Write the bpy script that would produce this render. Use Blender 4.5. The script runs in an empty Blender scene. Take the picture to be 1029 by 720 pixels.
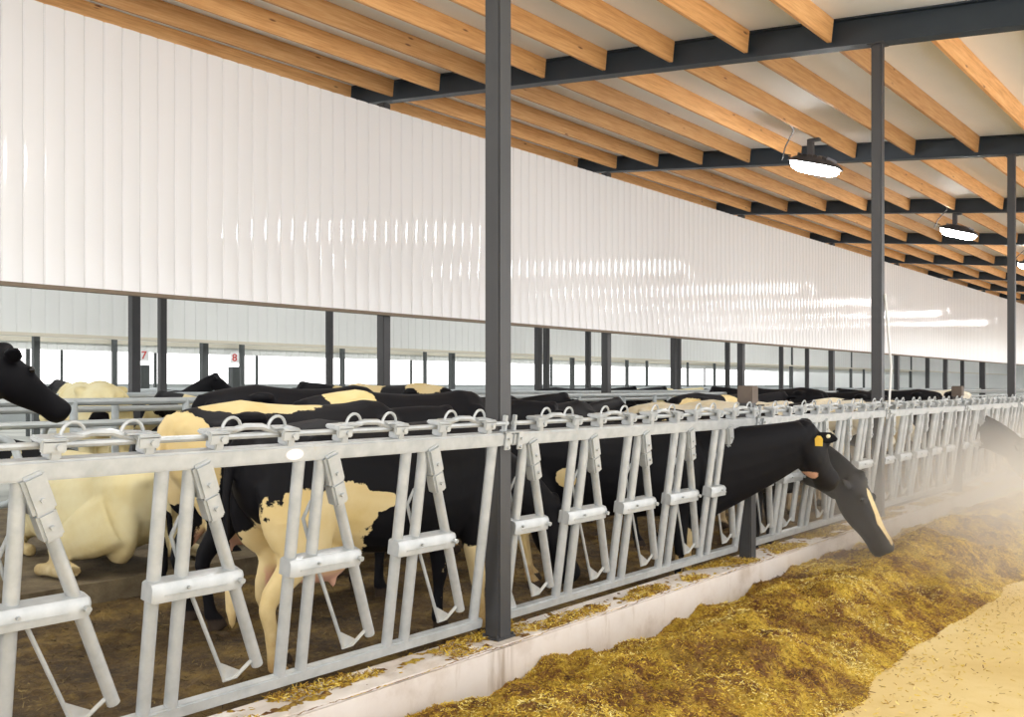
import bpy, bmesh, math, random
from mathutils import Vector, Matrix, noise
random.seed(7)
C = bpy.context.scene.collection
PI = math.pi
E = 1.55                       # eye height above the cow floor
CAMX = 3.31                    # distance of the camera from the feed fence
TH = math.radians(39.2)
ST, CT = math.sin(TH), math.cos(TH)
F = 960.0
FLOORZ = -0.10                 # feed alley floor

def Yat(px, D):
    """barn coordinate along the fence of what shows at picture column px, D metres across from the camera"""
    r = (px - 514.5) / F
    return D * (CT + ST * r) / (ST - CT * r)

# ------------------------------------------------------------------ mesh helpers
class MB:
    def __init__(self):
        self.v = []; self.f = []
    def add(self, vs, fs):
        o = len(self.v)
        self.v += [tuple(p) for p in vs]
        self.f += [tuple(i + o for i in f) for f in fs]
    def box(self, x0, x1, y0, y1, z0, z1, M=None):
        vs = [Vector(p) for p in ((x0,y0,z0),(x1,y0,z0),(x1,y1,z0),(x0,y1,z0),(x0,y0,z1),(x1,y0,z1),(x1,y1,z1),(x0,y1,z1))]
        if M: vs = [M @ p for p in vs]
        self.add(vs, [(0,3,2,1),(4,5,6,7),(0,1,5,4),(1,2,6,5),(2,3,7,6),(3,0,4,7)])
    def bbox(self, x0, x1, y0, y1, z0, z1, b=.006, M=None):
        """box with chamfered edges"""
        cx, cy, cz = (x0+x1)/2, (y0+y1)/2, (z0+z1)/2
        hx, hy, hz = (x1-x0)/2, (y1-y0)/2, (z1-z0)/2
        bm = bmesh.new(); bmesh.ops.create_cube(bm, size=2)
        for v in bm.verts: v.co = Vector((v.co.x*hx, v.co.y*hy, v.co.z*hz))
        bmesh.ops.bevel(bm, geom=list(bm.edges), offset=min(b, hx*.9, hy*.9, hz*.9), segments=2, affect='EDGES')
        bm.verts.index_update()
        vs = [v.co + Vector((cx,cy,cz)) for v in bm.verts]
        if M: vs = [M @ p for p in vs]
        self.add(vs, [[v.index for v in f.verts] for f in bm.faces]); bm.free()
    def ring(self, c, R, U, a, bu, bd, n, p=2.0):
        out = []
        for i in range(n):
            t = 2*PI*i/n
            cs, sn = math.cos(t), math.sin(t)
            x = math.copysign(abs(cs)**(2/p), cs); y = math.copysign(abs(sn)**(2/p), sn)
            out.append(c + R*(a*x) + U*((bu if y > 0 else bd)*y))
        return out
    def loft(self, rings):
        n = len(rings[0]); vs = []; fs = []
        for r in rings: vs += r
        for k in range(len(rings)-1):
            for i in range(n):
                j = (i+1) % n
                fs.append((k*n+i, k*n+j, (k+1)*n+j, (k+1)*n+i))
        c0 = sum(rings[0], Vector())/n; c1 = sum(rings[-1], Vector())/n
        vs += [c0, c1]; a = len(vs)-2
        for i in range(n):
            j = (i+1) % n
            fs.append((a, j, i)); fs.append((a+1, (len(rings)-1)*n+i, (len(rings)-1)*n+j))
        self.add(vs, fs)
    def tube(self, pts, r, n=8, rr=None):
        pts = [Vector(p) for p in pts]; rings = []
        T0 = (pts[1]-pts[0]).normalized()
        R = T0.cross(Vector((0,0,1)))
        if R.length < .05: R = T0.cross(Vector((1,0,0)))
        R.normalize()
        for i, p in enumerate(pts):
            T = ((pts[min(i+1,len(pts)-1)] - pts[max(i-1,0)])).normalized()
            R = (R - T*R.dot(T)).normalized(); U = R.cross(T)
            q = rr[i] if rr else r
            rings.append(self.ring(p, R, U, q, q, q, n))
        self.loft(rings)
    def ball(self, c, r, n=10):
        c = Vector(c); rings = []
        if isinstance(r, (int, float)): r = (r, r, r)
        for k in range(1, n):
            t = PI*k/n
            rings.append([c + Vector((r[0]*math.sin(t)*math.cos(2*PI*i/(2*n)), r[1]*math.sin(t)*math.sin(2*PI*i/(2*n)), -r[2]*math.cos(t))) for i in range(2*n)])
        self.loft(rings)
    def cyl(self, p, q, r, n=12): self.tube([p, q], r, n)
    def prism(self, poly, x0, x1):
        """polygon in (y, z) drawn out along x"""
        n = len(poly)
        vs = [(x0, y, z) for y, z in poly] + [(x1, y, z) for y, z in poly]
        self.add(vs, [tuple(range(n))[::-1], tuple(range(n, 2*n))] + [(i, (i+1) % n, n+(i+1) % n, n+i) for i in range(n)])
    def mesh(self, name, m, smooth=False):
        me = bpy.data.meshes.new(name); me.from_pydata(self.v, [], self.f); me.update()
        bm = bmesh.new(); bm.from_mesh(me); bmesh.ops.recalc_face_normals(bm, faces=bm.faces); bm.to_mesh(me); bm.free()
        if m: me.materials.append(m)
        if smooth:
            for p in me.polygons: p.use_smooth = True
            try: me.set_sharp_from_angle(angle=math.radians(40))
            except Exception: pass
        return me
    def obj(self, name, m, parent=None, smooth=True):
        return put(name, self.mesh(name, m, smooth), parent)

def put(name, me, parent=None):
    o = bpy.data.objects.new(name, me); C.objects.link(o)
    if parent: o.parent = parent
    return o
def tag(o, label, cat, group=None, kind=None):
    if label: o['label'] = label
    if cat: o['category'] = cat
    if group: o['group'] = group
    if kind: o['kind'] = kind
    return o
def thing(name, label, cat, loc=(0,0,0), rz=0, group=None):
    o = bpy.data.objects.new(name, None); C.objects.link(o)
    o.location = loc; o.rotation_euler = (0,0,rz); o.empty_display_size = .1
    return tag(o, label, cat, group)
def struct(o, label=None):
    o['kind'] = 'structure'
    if label: o['label'] = label
    return o
def dup(root, loc=None, rz=None, label=None, group=None):
    r = root.copy(); C.objects.link(r)
    if loc is not None: r.location = loc
    if rz is not None: r.rotation_euler = (r.rotation_euler.x, r.rotation_euler.y, rz)
    if label: r['label'] = label
    if group: r['group'] = group
    for ch in list(root.children):
        c = ch.copy(); C.objects.link(c); c.parent = r
        for g in list(ch.children):
            d = g.copy(); C.objects.link(d); d.parent = c
    return r
ORD = ['first','second','third','fourth','fifth','sixth','seventh','eighth','ninth','tenth','eleventh','twelfth','thirteenth',
       'fourteenth','fifteenth','sixteenth','seventeenth','eighteenth','nineteenth','twentieth','twenty-first','twenty-second','twenty-third',
       'twenty-fourth','twenty-fifth','twenty-sixth','twenty-seventh','twenty-eighth','twenty-ninth','thirtieth','thirty-first','thirty-second',
       'thirty-third','thirty-fourth','thirty-fifth','thirty-sixth','thirty-seventh','thirty-eighth','thirty-ninth','fortieth']

# ------------------------------------------------------------------ materials
class NT:
    def __init__(self, name):
        self.m = bpy.data.materials.new(name); self.m.use_nodes = True
        self.t = self.m.node_tree; self.b = self.t.nodes['Principled BSDF']; self.out = self.t.nodes['Material Output']
    def n(self, typ, **kw):
        x = self.t.nodes.new(typ)
        for k, v in kw.items():
            if k in x.inputs: x.inputs[k].default_value = v
            else: setattr(x, k, v)
        return x
    def l(self, a, b): self.t.links.new(a, b)
    def coord(self, kind='Object', scale=(1,1,1)):
        tc = self.n('ShaderNodeTexCoord'); mp = self.n('ShaderNodeMapping')
        mp.inputs['Scale'].default_value = scale
        self.l(tc.outputs[kind], mp.inputs['Vector']); return mp.outputs[0]
    def noise(self, vec, scale, detail=4, rough=.55):
        x = self.n('ShaderNodeTexNoise', Scale=scale, Detail=detail, Roughness=rough)
        self.l(vec, x.inputs['Vector']); return x.outputs['Fac']
    def ramp(self, fac, stops, interp='LINEAR'):
        x = self.n('ShaderNodeValToRGB'); cr = x.color_ramp; cr.interpolation = interp
        while len(cr.elements) < len(stops): cr.elements.new(.5)
        for e, (p, c) in zip(cr.elements, stops):
            e.position = p; e.color = (c, c, c, 1) if isinstance(c, (int, float)) else (*c, 1)
        self.l(fac, x.inputs['Fac']); return x.outputs['Color']
    def mix(self, fac, a, b, mode='MIX'):
        x = self.n('ShaderNodeMix', data_type='RGBA', blend_type=mode)
        for s, i in ((fac, 0), (a, 6), (b, 7)):
            if hasattr(s, 'is_linked'): self.l(s, x.inputs[i])
            else: x.inputs[i].default_value = s if i == 0 else (*s, 1)
        return x.outputs[2]
    def math(self, op, a, b=0.0, clamp=False):
        x = self.n('ShaderNodeMath', operation=op); x.use_clamp = clamp
        for s, i in ((a, 0), (b, 1)):
            if hasattr(s, 'is_linked'): self.l(s, x.inputs[i])
            else: x.inputs[i].default_value = s
        return x.outputs[0]
    def bump(self, h, strength=.3, dist=.01):
        x = self.n('ShaderNodeBump', Strength=strength, Distance=dist); self.l(h, x.inputs['Height']); self.l(x.outputs[0], self.b.inputs['Normal'])
    def base(self, c):
        if hasattr(c, 'is_linked'): self.l(c, self.b.inputs['Base Color'])
        else: self.b.inputs['Base Color'].default_value = (*c, 1)
    def set(self, **kw):
        for k, v in kw.items(): self.b.inputs[k.replace('_', ' ')].default_value = v
        return self

M = {}
def simple(name, col, rough=.5, metal=0.0, var=.12, scale=6, bump=0):
    t = NT(name); v = t.coord(); f = t.noise(v, scale)
    t.base(t.mix(f, tuple(c*(1-var) for c in col), tuple(min(1, c*(1+var)) for c in col)))
    t.set(Roughness=rough, Metallic=metal)
    if bump: t.bump(t.noise(v, scale*8), bump, .004)
    M[name] = t.m; return t.m

# galvanised steel with dirt specks
t = NT('galvanised_steel'); v = t.coord()
f = t.noise(v, 14, 5); g = t.noise(v, 5, 6, .7)
c = t.mix(t.ramp(f, [(.3, 0), (.7, 1)]), (.40,.425,.435), (.53,.55,.555))
c = t.mix(t.ramp(g, [(.60, 0), (.74, .55)]), c, (.50,.42,.26))
t.base(c); t.set(Metallic=.35, Roughness=.42); t.bump(f, .08, .003); M['galv'] = t.m
# dull stall pipe
t = NT('stall_pipe'); v = t.coord(); f = t.noise(v, 7, 5)
t.base(t.mix(f, (.36,.40,.42), (.52,.56,.56))); t.set(Metallic=.3, Roughness=.5); M['pipe'] = t.m
# painted structural steel
t = NT('painted_steel'); v = t.coord(); f = t.noise(v, 3, 6, .6)
t.base(t.mix(f, (.028,.030,.034), (.058,.056,.056))); t.set(Roughness=.45); M['steel'] = t.m
t = NT('rafter_steel'); v = t.coord(); f = t.noise(v, 2.5, 5)
t.base(t.mix(f, (.011,.019,.028), (.024,.036,.048))); t.set(Roughness=.5); M['rafter'] = t.m
# spruce purlins
t = NT('spruce'); oi = t.n('ShaderNodeObjectInfo')
tc = t.n('ShaderNodeTexCoord'); off = t.n('ShaderNodeVectorMath', operation='SCALE'); cmb = t.n('ShaderNodeCombineXYZ')
for i in range(3): t.l(oi.outputs['Random'], cmb.inputs[i])
t.l(cmb.outputs[0], off.inputs[0]); off.inputs['Scale'].default_value = 37.0
ad = t.n('ShaderNodeVectorMath', operation='ADD'); t.l(tc.outputs['Object'], ad.inputs[0]); t.l(off.outputs[0], ad.inputs[1])
mp = t.n('ShaderNodeMapping'); mp.inputs['Scale'].default_value = (14, .7, 14); t.l(ad.outputs[0], mp.inputs['Vector'])
gr = t.noise(mp.outputs[0], 3, 6, .6)
c = t.ramp(gr, [(.25, (.50,.235,.075)), (.5, (.68,.36,.135)), (.75, (.80,.48,.21))])
mp2 = t.n('ShaderNodeMapping'); mp2.inputs['Scale'].default_value = (3, 1.3, 5.5); t.l(ad.outputs[0], mp2.inputs['Vector'])
vo = t.n('ShaderNodeTexVoronoi', Scale=1.3); t.l(mp2.outputs[0], vo.inputs['Vector'])
kn = t.ramp(vo.outputs['Distance'], [(.05, 1), (.11, 0)])
c = t.mix(kn, c, (.20,.08,.03))
hs = t.n('ShaderNodeHueSaturation'); t.l(c, hs.inputs['Color'])
t.l(t.math('ADD', t.math('MULTIPLY', oi.outputs['Random'], .48), .70), hs.inputs['Value'])
t.base(hs.outputs[0]); t.set(Roughness=.65); t.bump(gr, .15, .004); M['wood'] = t.m
# glossy white wall cladding
t = NT('white_cladding'); v = t.coord('Object', (.3,.6,.15)); f = t.noise(v, 1.5, 4)
t.base(t.mix(f, (.84,.83,.825), (.89,.885,.88))); t.set(Roughness=.07); t.b.inputs['Specular IOR Level'].default_value = .5
v2 = t.coord('Object', (1,3,.5)); t.bump(t.noise(v2, 2.0, 2), .06, .02); M['clad'] = t.m
simple('pale_cladding', (.84,.86,.84), .5, 0, .05, .8)
simple('cream_trim', (.72,.68,.56), .55, 0, .06, 2)
simple('brown_trim', (.20,.15,.10), .6, 0, .2, 5)
# roof deck underside
t = NT('roof_deck'); v = t.coord('Object', (1,.5,1)); f = t.noise(v, 2.2, 6, .65)
t.base(t.mix(f, (.82,.835,.845), (.92,.93,.94))); t.set(Roughness=.6); M['deck'] = t.m
# concrete curb
t = NT('curb_concrete'); v = t.coord(); f = t.noise(v, 2.2, 7, .65)
c = t.ramp(f, [(.28, (.52,.43,.35)), (.5, (.74,.67,.61)), (.72, (.80,.75,.70))])
g = t.noise(t.coord('Object', (4,4,.7)), 1.7, 5, .7)
c = t.mix(t.ramp(g, [(.58, 0), (.76, .6)]), c, (.36,.25,.14))
tcg = t.n('ShaderNodeTexCoord'); sp = t.n('ShaderNodeSeparateXYZ'); t.l(tcg.outputs['Object'], sp.inputs[0])
for yj, wj, k in ((3.80, .10, .75), (3.90, .018, .9), (6.95, .05, .35), (.9, .05, .5)):
    dj = t.math('ABSOLUTE', t.math('SUBTRACT', sp.outputs[1], yj)); mj = t.math('MULTIPLY', t.math('SUBTRACT', 1.0, t.math('DIVIDE', dj, wj), True), k)
    c = t.mix(t.math('MULTIPLY', mj, t.ramp(t.noise(t.coord('Object', (1,16,1.2)), 2.0, 4), [(.38, .15), (.6, 1)])), c, (.22,.13,.045))
t.base(c); t.set(Roughness=.8); t.bump(t.noise(v, 30, 5), .3, .004); M['curb'] = t.m
# feed alley floor
t = NT('feed_alley_concrete'); v = t.coord(); f = t.noise(v, .8, 7, .6); g = t.noise(v, 7, 6, .7)
c = t.ramp(f, [(.3, (.62,.44,.16)), (.55, (.72,.55,.24)), (.75, (.79,.65,.35))])
c = t.mix(t.ramp(g, [(.52, 0), (.72, .55)]), c, (.58,.40,.12))
h = t.noise(v, 90, 3, .7); c = t.mix(t.ramp(h, [(.62, 0), (.72, .5)]), c, (.44,.28,.06))
t.base(c); t.set(Roughness=.85); t.bump(g, .25, .01); M['alley'] = t.m
# cow alley floor
t = NT('manure_floor'); v = t.coord(); f = t.noise(v, 2.2, 8, .7); g = t.noise(v, 16, 6, .75)
c = t.ramp(f, [(.34, (.022,.011,.004)), (.5, (.085,.048,.012)), (.66, (.25,.16,.036))])
c = t.mix(t.ramp(g, [(.50, 0), (.72, .75)]), c, (.24,.16,.042))
t.base(c); t.set(Roughness=.75); t.bump(g, .9, .04); M['manure'] = t.m
# stall bedding
t = NT('stall_bedding'); v = t.coord(); f = t.noise(v, 4, 8, .7)
t.base(t.ramp(f, [(.3, (.07,.05,.03)), (.7, (.24,.19,.11))])); t.set(Roughness=.9); t.bump(f, .8, .04); M['bed'] = t.m
# far barn floor
t = NT('far_floor'); v = t.coord(); f = t.noise(v, .7, 7, .65)
t.base(t.ramp(f, [(.35, (.26,.27,.25)), (.65, (.46,.47,.43))])); t.set(Roughness=.85); M['farfloor'] = t.m
# feed
t = NT('feed_mix'); v = t.coord(); f = t.noise(v, 5, 8, .75); g = t.noise(v, 45, 6, .8)
lo = t.noise(v, 1.7, 3, .6)
c = t.ramp(f, [(.33, (.075,.028,.008)), (.45, (.26,.11,.016)), (.54, (.66,.43,.04)), (.68, (.82,.60,.085))])
c = t.mix(t.ramp(lo, [(.36, .65), (.52, 0)]), c, (.16,.062,.016))
c = t.mix(t.ramp(g, [(.36, .75), (.5, 0)]), c, (.07,.03,.010))
c = t.mix(t.ramp(g, [(.56, 0), (.70, .75)]), c, (.70,.52,.16))
t.base(c); t.set(Roughness=.9); t.bump(g, .9, .03); M['feed'] = t.m
t = NT('feed_fibre'); at = t.n('ShaderNodeAttribute', attribute_name='tone')
t.base(t.ramp(at.outputs['Fac'], [(0, (.11,.04,.010)), (.4, (.44,.24,.018)), (.8, (.74,.53,.06)), (1, (.88,.74,.28))])); t.set(Roughness=.8); M['fibre'] = t.m
t = NT('dark_litter'); at = t.n('ShaderNodeAttribute', attribute_name='tone')
t.base(t.ramp(at.outputs['Fac'], [(0, (.03,.018,.008)), (.6, (.10,.065,.025)), (1, (.26,.19,.07))])); t.set(Roughness=.8); M['litter'] = t.m
simple('lamp_housing', (.10,.10,.11), .4, .5, .1)
simple('white_plate', (.85,.85,.85), .4, 0, .03)
simple('grey_print', (.55,.55,.55), .5)
simple('red_print', (.60,.06,.05), .5)
simple('yellow_tag', (.80,.52,.06), .4, 0, .05)
simple('pale_tag', (.85,.78,.52), .4, 0, .05)
simple('eye_dark', (.006,.005,.005), .08)
simple('grey_post', (.09,.10,.10), .6, 0, .2)
simple('brown_post', (.125,.095,.075), .7, 0, .25, 9)
simple('white_pvc', (.80,.80,.78), .35, 0, .04)
simple('black_cable', (.03,.03,.03), .5)
simple('far_wall', (.42,.45,.45), .7, 0, .1, 1)
t = NT('lamp_lens'); t.base((1,1,1)); t.b.inputs['Emission Color'].default_value = (1,.985,.97,1); t.b.inputs['Emission Strength'].default_value = 90; M['lens'] = t.m

# Holstein coat: 'coat' = where the animal is white, 'pink' = udder and bare skin, 'horn' = hooves
def coat_material(name, white, black=(.0045,.0045,.0065), rough=.62):
    t = NT(name); v = t.coord(); n1 = t.noise(v, 6, 5, .6); n2 = t.noise(v, 2.2, 5, .6)
    at = t.n('ShaderNodeAttribute', attribute_name='coat'); pk = t.n('ShaderNodeAttribute', attribute_name='pink'); hn = t.n('ShaderNodeAttribute', attribute_name='horn')
    s = t.math('ADD', at.outputs['Fac'], t.math('MULTIPLY', t.math('SUBTRACT', n1, .5), .95))
    w = t.ramp(t.math('ADD', s, .5, True), [(.485, 0), (.515, 1)])
    wc = t.mix(t.ramp(n2, [(.35, 0), (.68, 1)]), white, tuple(a*b for a, b in zip(white, (.90,.82,.62))))
    st = t.n('ShaderNodeAttribute', attribute_name='stain')
    wc = t.mix(t.math('MULTIPLY', st.outputs['Fac'], t.ramp(n1, [(.3, .25), (.65, 1)])), wc, (.30,.17,.055))
    c = t.mix(w, black, wc)
    c = t.mix(pk.outputs['Fac'], c, (.72,.42,.30)); c = t.mix(hn.outputs['Fac'], c, (.05,.035,.025))
    t.base(c); t.set(Roughness=rough); t.b.inputs['Specular IOR Level'].default_value = .18
    t.bump(t.noise(t.coord('Object', (1,1,1)), 60, 3), .12, .004)
    M[name] = t.m; return t.m
coat_material('holstein_coat', (.80,.665,.385))
coat_material('pale_coat', (.80,.735,.47))
coat_material('dusty_coat', (.82,.78,.68))

# ------------------------------------------------------------------ the setting
WX = -7.24                     # face of the long white wall
RY0, RY1 = -10.0, 100.0
def roof_z(x): return E + 3.83 + .106*(-x) if x > -17 else E + 3.83 + .106*17 - .106*(-17-x)   # underside of deck
RX1 = 6.2
floor = MB(); floor.box(.13, RX1, RY0, RY1, FLOORZ-.2, FLOORZ); struct(floor.obj('floor', M['alley'], smooth=False), 'tan dusty concrete floor of the feed alley')
fl = MB(); fl.box(-3.3, -.14, RY0, RY1, -.3, 0); struct(fl.obj('floor', M['manure'], smooth=False), 'dark brown manure floor of the cow alley behind the fence')
fl = MB(); fl.box(-8.6, -3.3, RY0, RY1, -.3, .15); struct(fl.obj('floor', M['bed'], smooth=False), 'raised stall beds below the white wall')
fl = MB(); fl.box(-42, -8.6, RY0, RY1, -.3, .02); struct(fl.obj('floor', M['farfloor'], smooth=False), 'grey floor of the barn beyond the white wall')
cu = MB(); cu.bbox(-.14, .13, RY0, RY1, -.35, E-1.35, .015)
struct(cu.obj('trim_1', M['curb'], smooth=False), 'pale stained concrete curb under the feed fence')
ce = MB()
for x0, x1 in ((RX1, -12.0), (-13.5, -17.0), (-17.0, -21.0), (-22.6, -31.5), (-33.5, -43.0)):   # unseen gaps added to the roof so daylight reaches the far baffles
    z0, z1 = roof_z(x0), roof_z(x1)
    ce.add([(x0,RY0,z0),(x1,RY0,z1),(x1,RY1,z1),(x0,RY1,z0),(x0,RY0,z0+.15),(x1,RY0,z1+.15),(x1,RY1,z1+.15),(x0,RY1,z0+.15)],
           [(0,3,2,1),(4,5,6,7),(0,1,5,4),(1,2,6,5),(2,3,7,6),(3,0,4,7)])
struct(ce.obj('ceiling', M['deck'], smooth=False), 'pale grey roof deck seen between the purlins')

def ribbed_wall(name, x, z0, z1, mat, pitch, y0, y1, label):
    mb = MB(); vs = []; fs = []; y = y0; prof = []
    while y < y1:
        prof += [(y, .0), (y+.012, .016), (y+pitch*.16, .0205), (y+pitch*.33, .0245), (y+pitch*.5, .0260), (y+pitch*.67, .0245), (y+pitch*.84, .0205), (y+pitch-.012, .016)]
        y += pitch
    for yy, d in prof: vs += [(x+d, yy, z0), (x+d, yy, z1)]
    for i in range(len(prof)-1): fs.append((2*i, 2*i+2, 2*i+3, 2*i+1))
    n = len(vs); ye = prof[-1][0]
    vs += [(x-.05,y0,z0),(x-.05,y0,z1),(x-.05,ye,z0),(x-.05,ye,z1)]
    fs += [(n, n+1, n+3, n+2), (0, 1, n+1, n), (n-2, n+2, n+3, n-1)]
    mb.add(vs, fs); me = mb.mesh(name, mat)
    for p in me.polygons: p.use_smooth = True
    me.set_sharp_from_angle(angle=math.radians(25))
    return struct(put(name, me), label)
WZ0, WZ1 = E+1.11, E+4.17
ribbed_wall('wall_left', WX, WZ0, WZ1, M['clad'], .225, RY0, RY1, 'long glossy white ribbed wall hanging above the stalls')
tr = MB(); tr.box(WX-.06, WX+.035, RY0, RY1, WZ0-.045, WZ0); struct(tr.obj('trim_2', M['brown_trim'], smooth=False), 'thin brown trim along the bottom of the white wall')
ribbed_wall('wall_middle', CAMX-20.6, E+1.11, 7.0, M['pale_cladding'], .3, RY0, RY1, 'pale grey baffle wall behind the white wall')
tr = MB(); tr.box(CAMX-20.68, CAMX-20.5, RY0, RY1, E+1.06, E+1.13); struct(tr.obj('trim_3', M['cream_trim'], smooth=False), 'cream sill along the bottom of the pale grey baffle')
ribbed_wall('wall_back', CAMX-29.6, E+1.13, 6.4, M['pale_cladding'], .3, RY0, RY1, 'farther pale baffle wall above the bright opening')
tr = MB(); tr.box(CAMX-29.7, CAMX-29.5, RY0, RY1, E+1.36, E+1.5); struct(tr.obj('trim_4', M['cream_trim'], smooth=False), 'cream rail across the farther baffle')
fw = MB(); fw.box(-39.2, -39.0, RY0, RY1, -.2, E+.12); struct(fw.obj('wall_far', M['far_wall'], smooth=False), 'low grey wall under the bright opening')
fw = MB(); fw.box(-39.2, -39.0, RY0, RY1, E+3.6, 5.0); struct(fw.obj('wall_far', M['pale_cladding'], smooth=False), 'pale wall above the bright opening')
ew = MB(); ew.box(-42, RX1, RY1, RY1+.2, -.3, 7.6); struct(ew.obj('wall_end', M['pale_cladding'], smooth=False), 'far end wall of the barn')
# ------------------------------------------------------------------ roof steel and purlins
Y0 = 3.94; BAY = 6.1
NB = 10
def beam_mesh():
    mb = MB(); x0, x1 = RX1, WX-2.6
    for lo, hi, w in ((-.30, -.282, .085), (-.282, -.006, .02), (-.02, -.004, .085)):
        vs = []
        for x in (x0, x1):
            for y, z in ((-w, lo), (w, lo), (w, hi), (-w, hi)): vs.append((x, y, roof_z(x)+z))
        mb.add(vs, [(0,1,2,3),(7,6,5,4),(0,4,5,1),(1,5,6,2),(2,6,7,3),(3,7,4,0)])
    return mb
bm0 = beam_mesh().mesh('steel_rafter', M['rafter'])
where = {0: 'dark steel roof rafter overhead, above the nearest post', 1: 'largest dark steel roof rafter, across the top of the picture'}
for k in range(0, NB+1):
    o = put('steel_rafter', bm0); o.location = (0, Y0+BAY*k, 0)
    lab = where.get(k) or f'{ORD[k-1]} dark steel roof rafter, counted from the front under the wooden purlins'
    tag(o, lab, 'beam', 'steel rafters under the roof')
PD, PW = .245, .05
pm = MB(); pm.bbox(-PW/2, PW/2, .09, BAY-.09, -PD, 0, .004); pme = pm.mesh('roof_purlin', M['wood'])
for k in range(0, NB):
    i = 0
    for j in range(10, -6, -1):
        D = 2.81 + .95*j; x = CAMX - D
        if j < {0: 1, 1: -2}.get(k, -3): continue
        o = put('roof_purlin', pme); o.location = (x, Y0+BAY*k, roof_z(x)-.004); o.rotation_euler = (0, math.atan(.106), 0)
        bay = 'in front of the nearest big rafter' if k == 0 else f'between the {ORD[k-1]} and {ORD[k]} rafters'
        tag(o, f'{ORD[i]} wooden purlin from the white wall side, {bay}', 'beam', 'wooden purlins under the roof'); i += 1
# ------------------------------------------------------------------ posts
def post(name, x, y, z0, z1, w, mat, label, group, plate=True):
    t = thing(name, label, 'post', (x, y, z0), 0, group)
    mb = MB(); mb.bbox(-w/2, w/2, -w/2, w/2, 0, z1-z0, .008); mb.obj('shaft', mat, t)
    if plate:
        pb = MB(); pb.bbox(-w*.72, w*.6, -w*.72, w*.72, 0, .012, .003)
        for sx in (-1, 1):
            for sy in (-1, 1): pb.cyl((sx*w*.5-.004*sx, sy*w*.6, .01), (sx*w*.5-.004*sx, sy*w*.6, .026), .008, 6)
        pb.obj('base_plate', mat, t)
        cp = MB(); cp.bbox(-w*.8, w*.8, -w*.9, w*.9, z1-z0-.012, z1-z0, .003); cp.obj('cap_plate', mat, t)
    return t
CURBZ = E-1.35
fl_lab = ['nearest and thickest dark steel post, standing in the feed fence', 'second dark steel post along the feed fence, rising to the first big rafter',
          'third dark steel post along the feed fence, near the right edge']
for k in range(0, 3):
    post('steel_post', 0, Y0+BAY*k, CURBZ, roof_z(0)-.30, .105, M['steel'], fl_lab[k], 'steel posts along the feed fence')
for k, lab in ((0, 'short brown post in the feed fence beside the black feeding cow'), (1, 'short brown post in the feed fence between the second and third steel posts')):
    y = Y0 + BAY*(k+.5); t = thing('fence_post', lab, 'post', (0, y, CURBZ), 0, 'short fence posts')
    mb = MB(); mb.bbox(-.05, .05, -.05, .05, 0, E-CURBZ-.12, .008); mb.obj('shaft', M['steel'], t)
    cp = MB(); cp.bbox(-.062, .062, -.062, .062, E-CURBZ-.13, E-CURBZ+.005, .008); cp.obj('sleeve', M['brown_post'], t)
# wall-line posts and those of the barn beyond
for k in range(0, 8):
    post('steel_post', WX-.16, Y0+BAY*(k+1), .15, roof_z(WX)-.30, .15, M['steel'], f'{ORD[k]} thick dark steel post from the left under the white wall', 'steel posts under the white wall', False)
FAR = [(28,30,.10),(36,20.9,.13),(62,30,.07),(115,29.2,.14),(135,17.4,.17),(156,34,.1),(163,16.6,.13),(205,20.9,.16),(243,29.2,.15),(258,34,.1),
       (331,16.9,.13),(344,29.2,.16),(413,34,.1),(427,29.2,.13),(454,20.8,.16),(541,16.5,.17),(549,16.9,.15),(554,29,.1),(575,20.8,.14),(591,16.7,.14),
       (630,29,.16),(650,29,.13),(677,16.2,.17),(682,16.6,.14),(691,29,.12),(708,34,.1),(718,29,.14),(731,16.5,.15),(743,20.6,.15),(785,16.5,.15),(795,20.6,.16),
       (811,16.6,.15),(855,20.6,.14),(868,29,.16),(902,16.5,.18),(915,20.6,.16),(932,16.5,.2),(949,20.6,.2),(967,16.5,.2),(986,16.5,.2)]
for i, (px, D, w) in enumerate(FAR):
    x = CAMX-D; y = Yat(px, D)
    post('steel_post', x, y, .02, (roof_z(x)-.01 if D < 30 else E+1.6+1), w, M['steel'] if D < 20 else M['grey_post'], f'{ORD[i]} slim post from the left, standing in the barn beyond the white wall', 'slim posts beyond the white wall', False)
# numbered stub posts in the bright opening
def stub(px, D, digit, lab, lab2):
    x, y = CAMX-D, Yat(px, D)
    post('stub_post', x, y, .02, E+.62, .26, M['grey_post'], lab, 'numbered stub posts', False)
    t = thing('number_sign', lab2, 'sign', (x+.05, y, E+.74), TH, 'number signs on the stub posts')
    mb = MB(); mb.bbox(-.14, .14, -.012, .012, 0, .32, .006); mb.obj('plate', M['white_plate'], t)
    cu = bpy.data.curves.new('digit', 'FONT'); cu.body = digit; cu.size = .32; cu.extrude = .004; cu.align_x = 'CENTER'; cu.align_y = 'CENTER'; cu.offset = .004
    o = bpy.data.objects.new('digit', cu); C.objects.link(o); dg = bpy.context.evaluated_depsgraph_get()
    me = bpy.data.meshes.new_from_object(o.evaluated_get(dg)); bpy.data.objects.remove(o)
    me.materials.clear(); me.materials.append(M['red_print'])
    d = put('digit', me, t); d.location = (0, -.018, .16); d.rotation_euler = (PI/2, 0, 0); d['label'] = 'red numeral'
stub(144, 26, '7', 'left grey stub post standing before the bright opening', 'small white sign with red numeral on the left stub post')
stub(235, 26, '8', 'right grey stub post standing before the bright opening', 'small white sign with red numeral on the right stub post')
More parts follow.
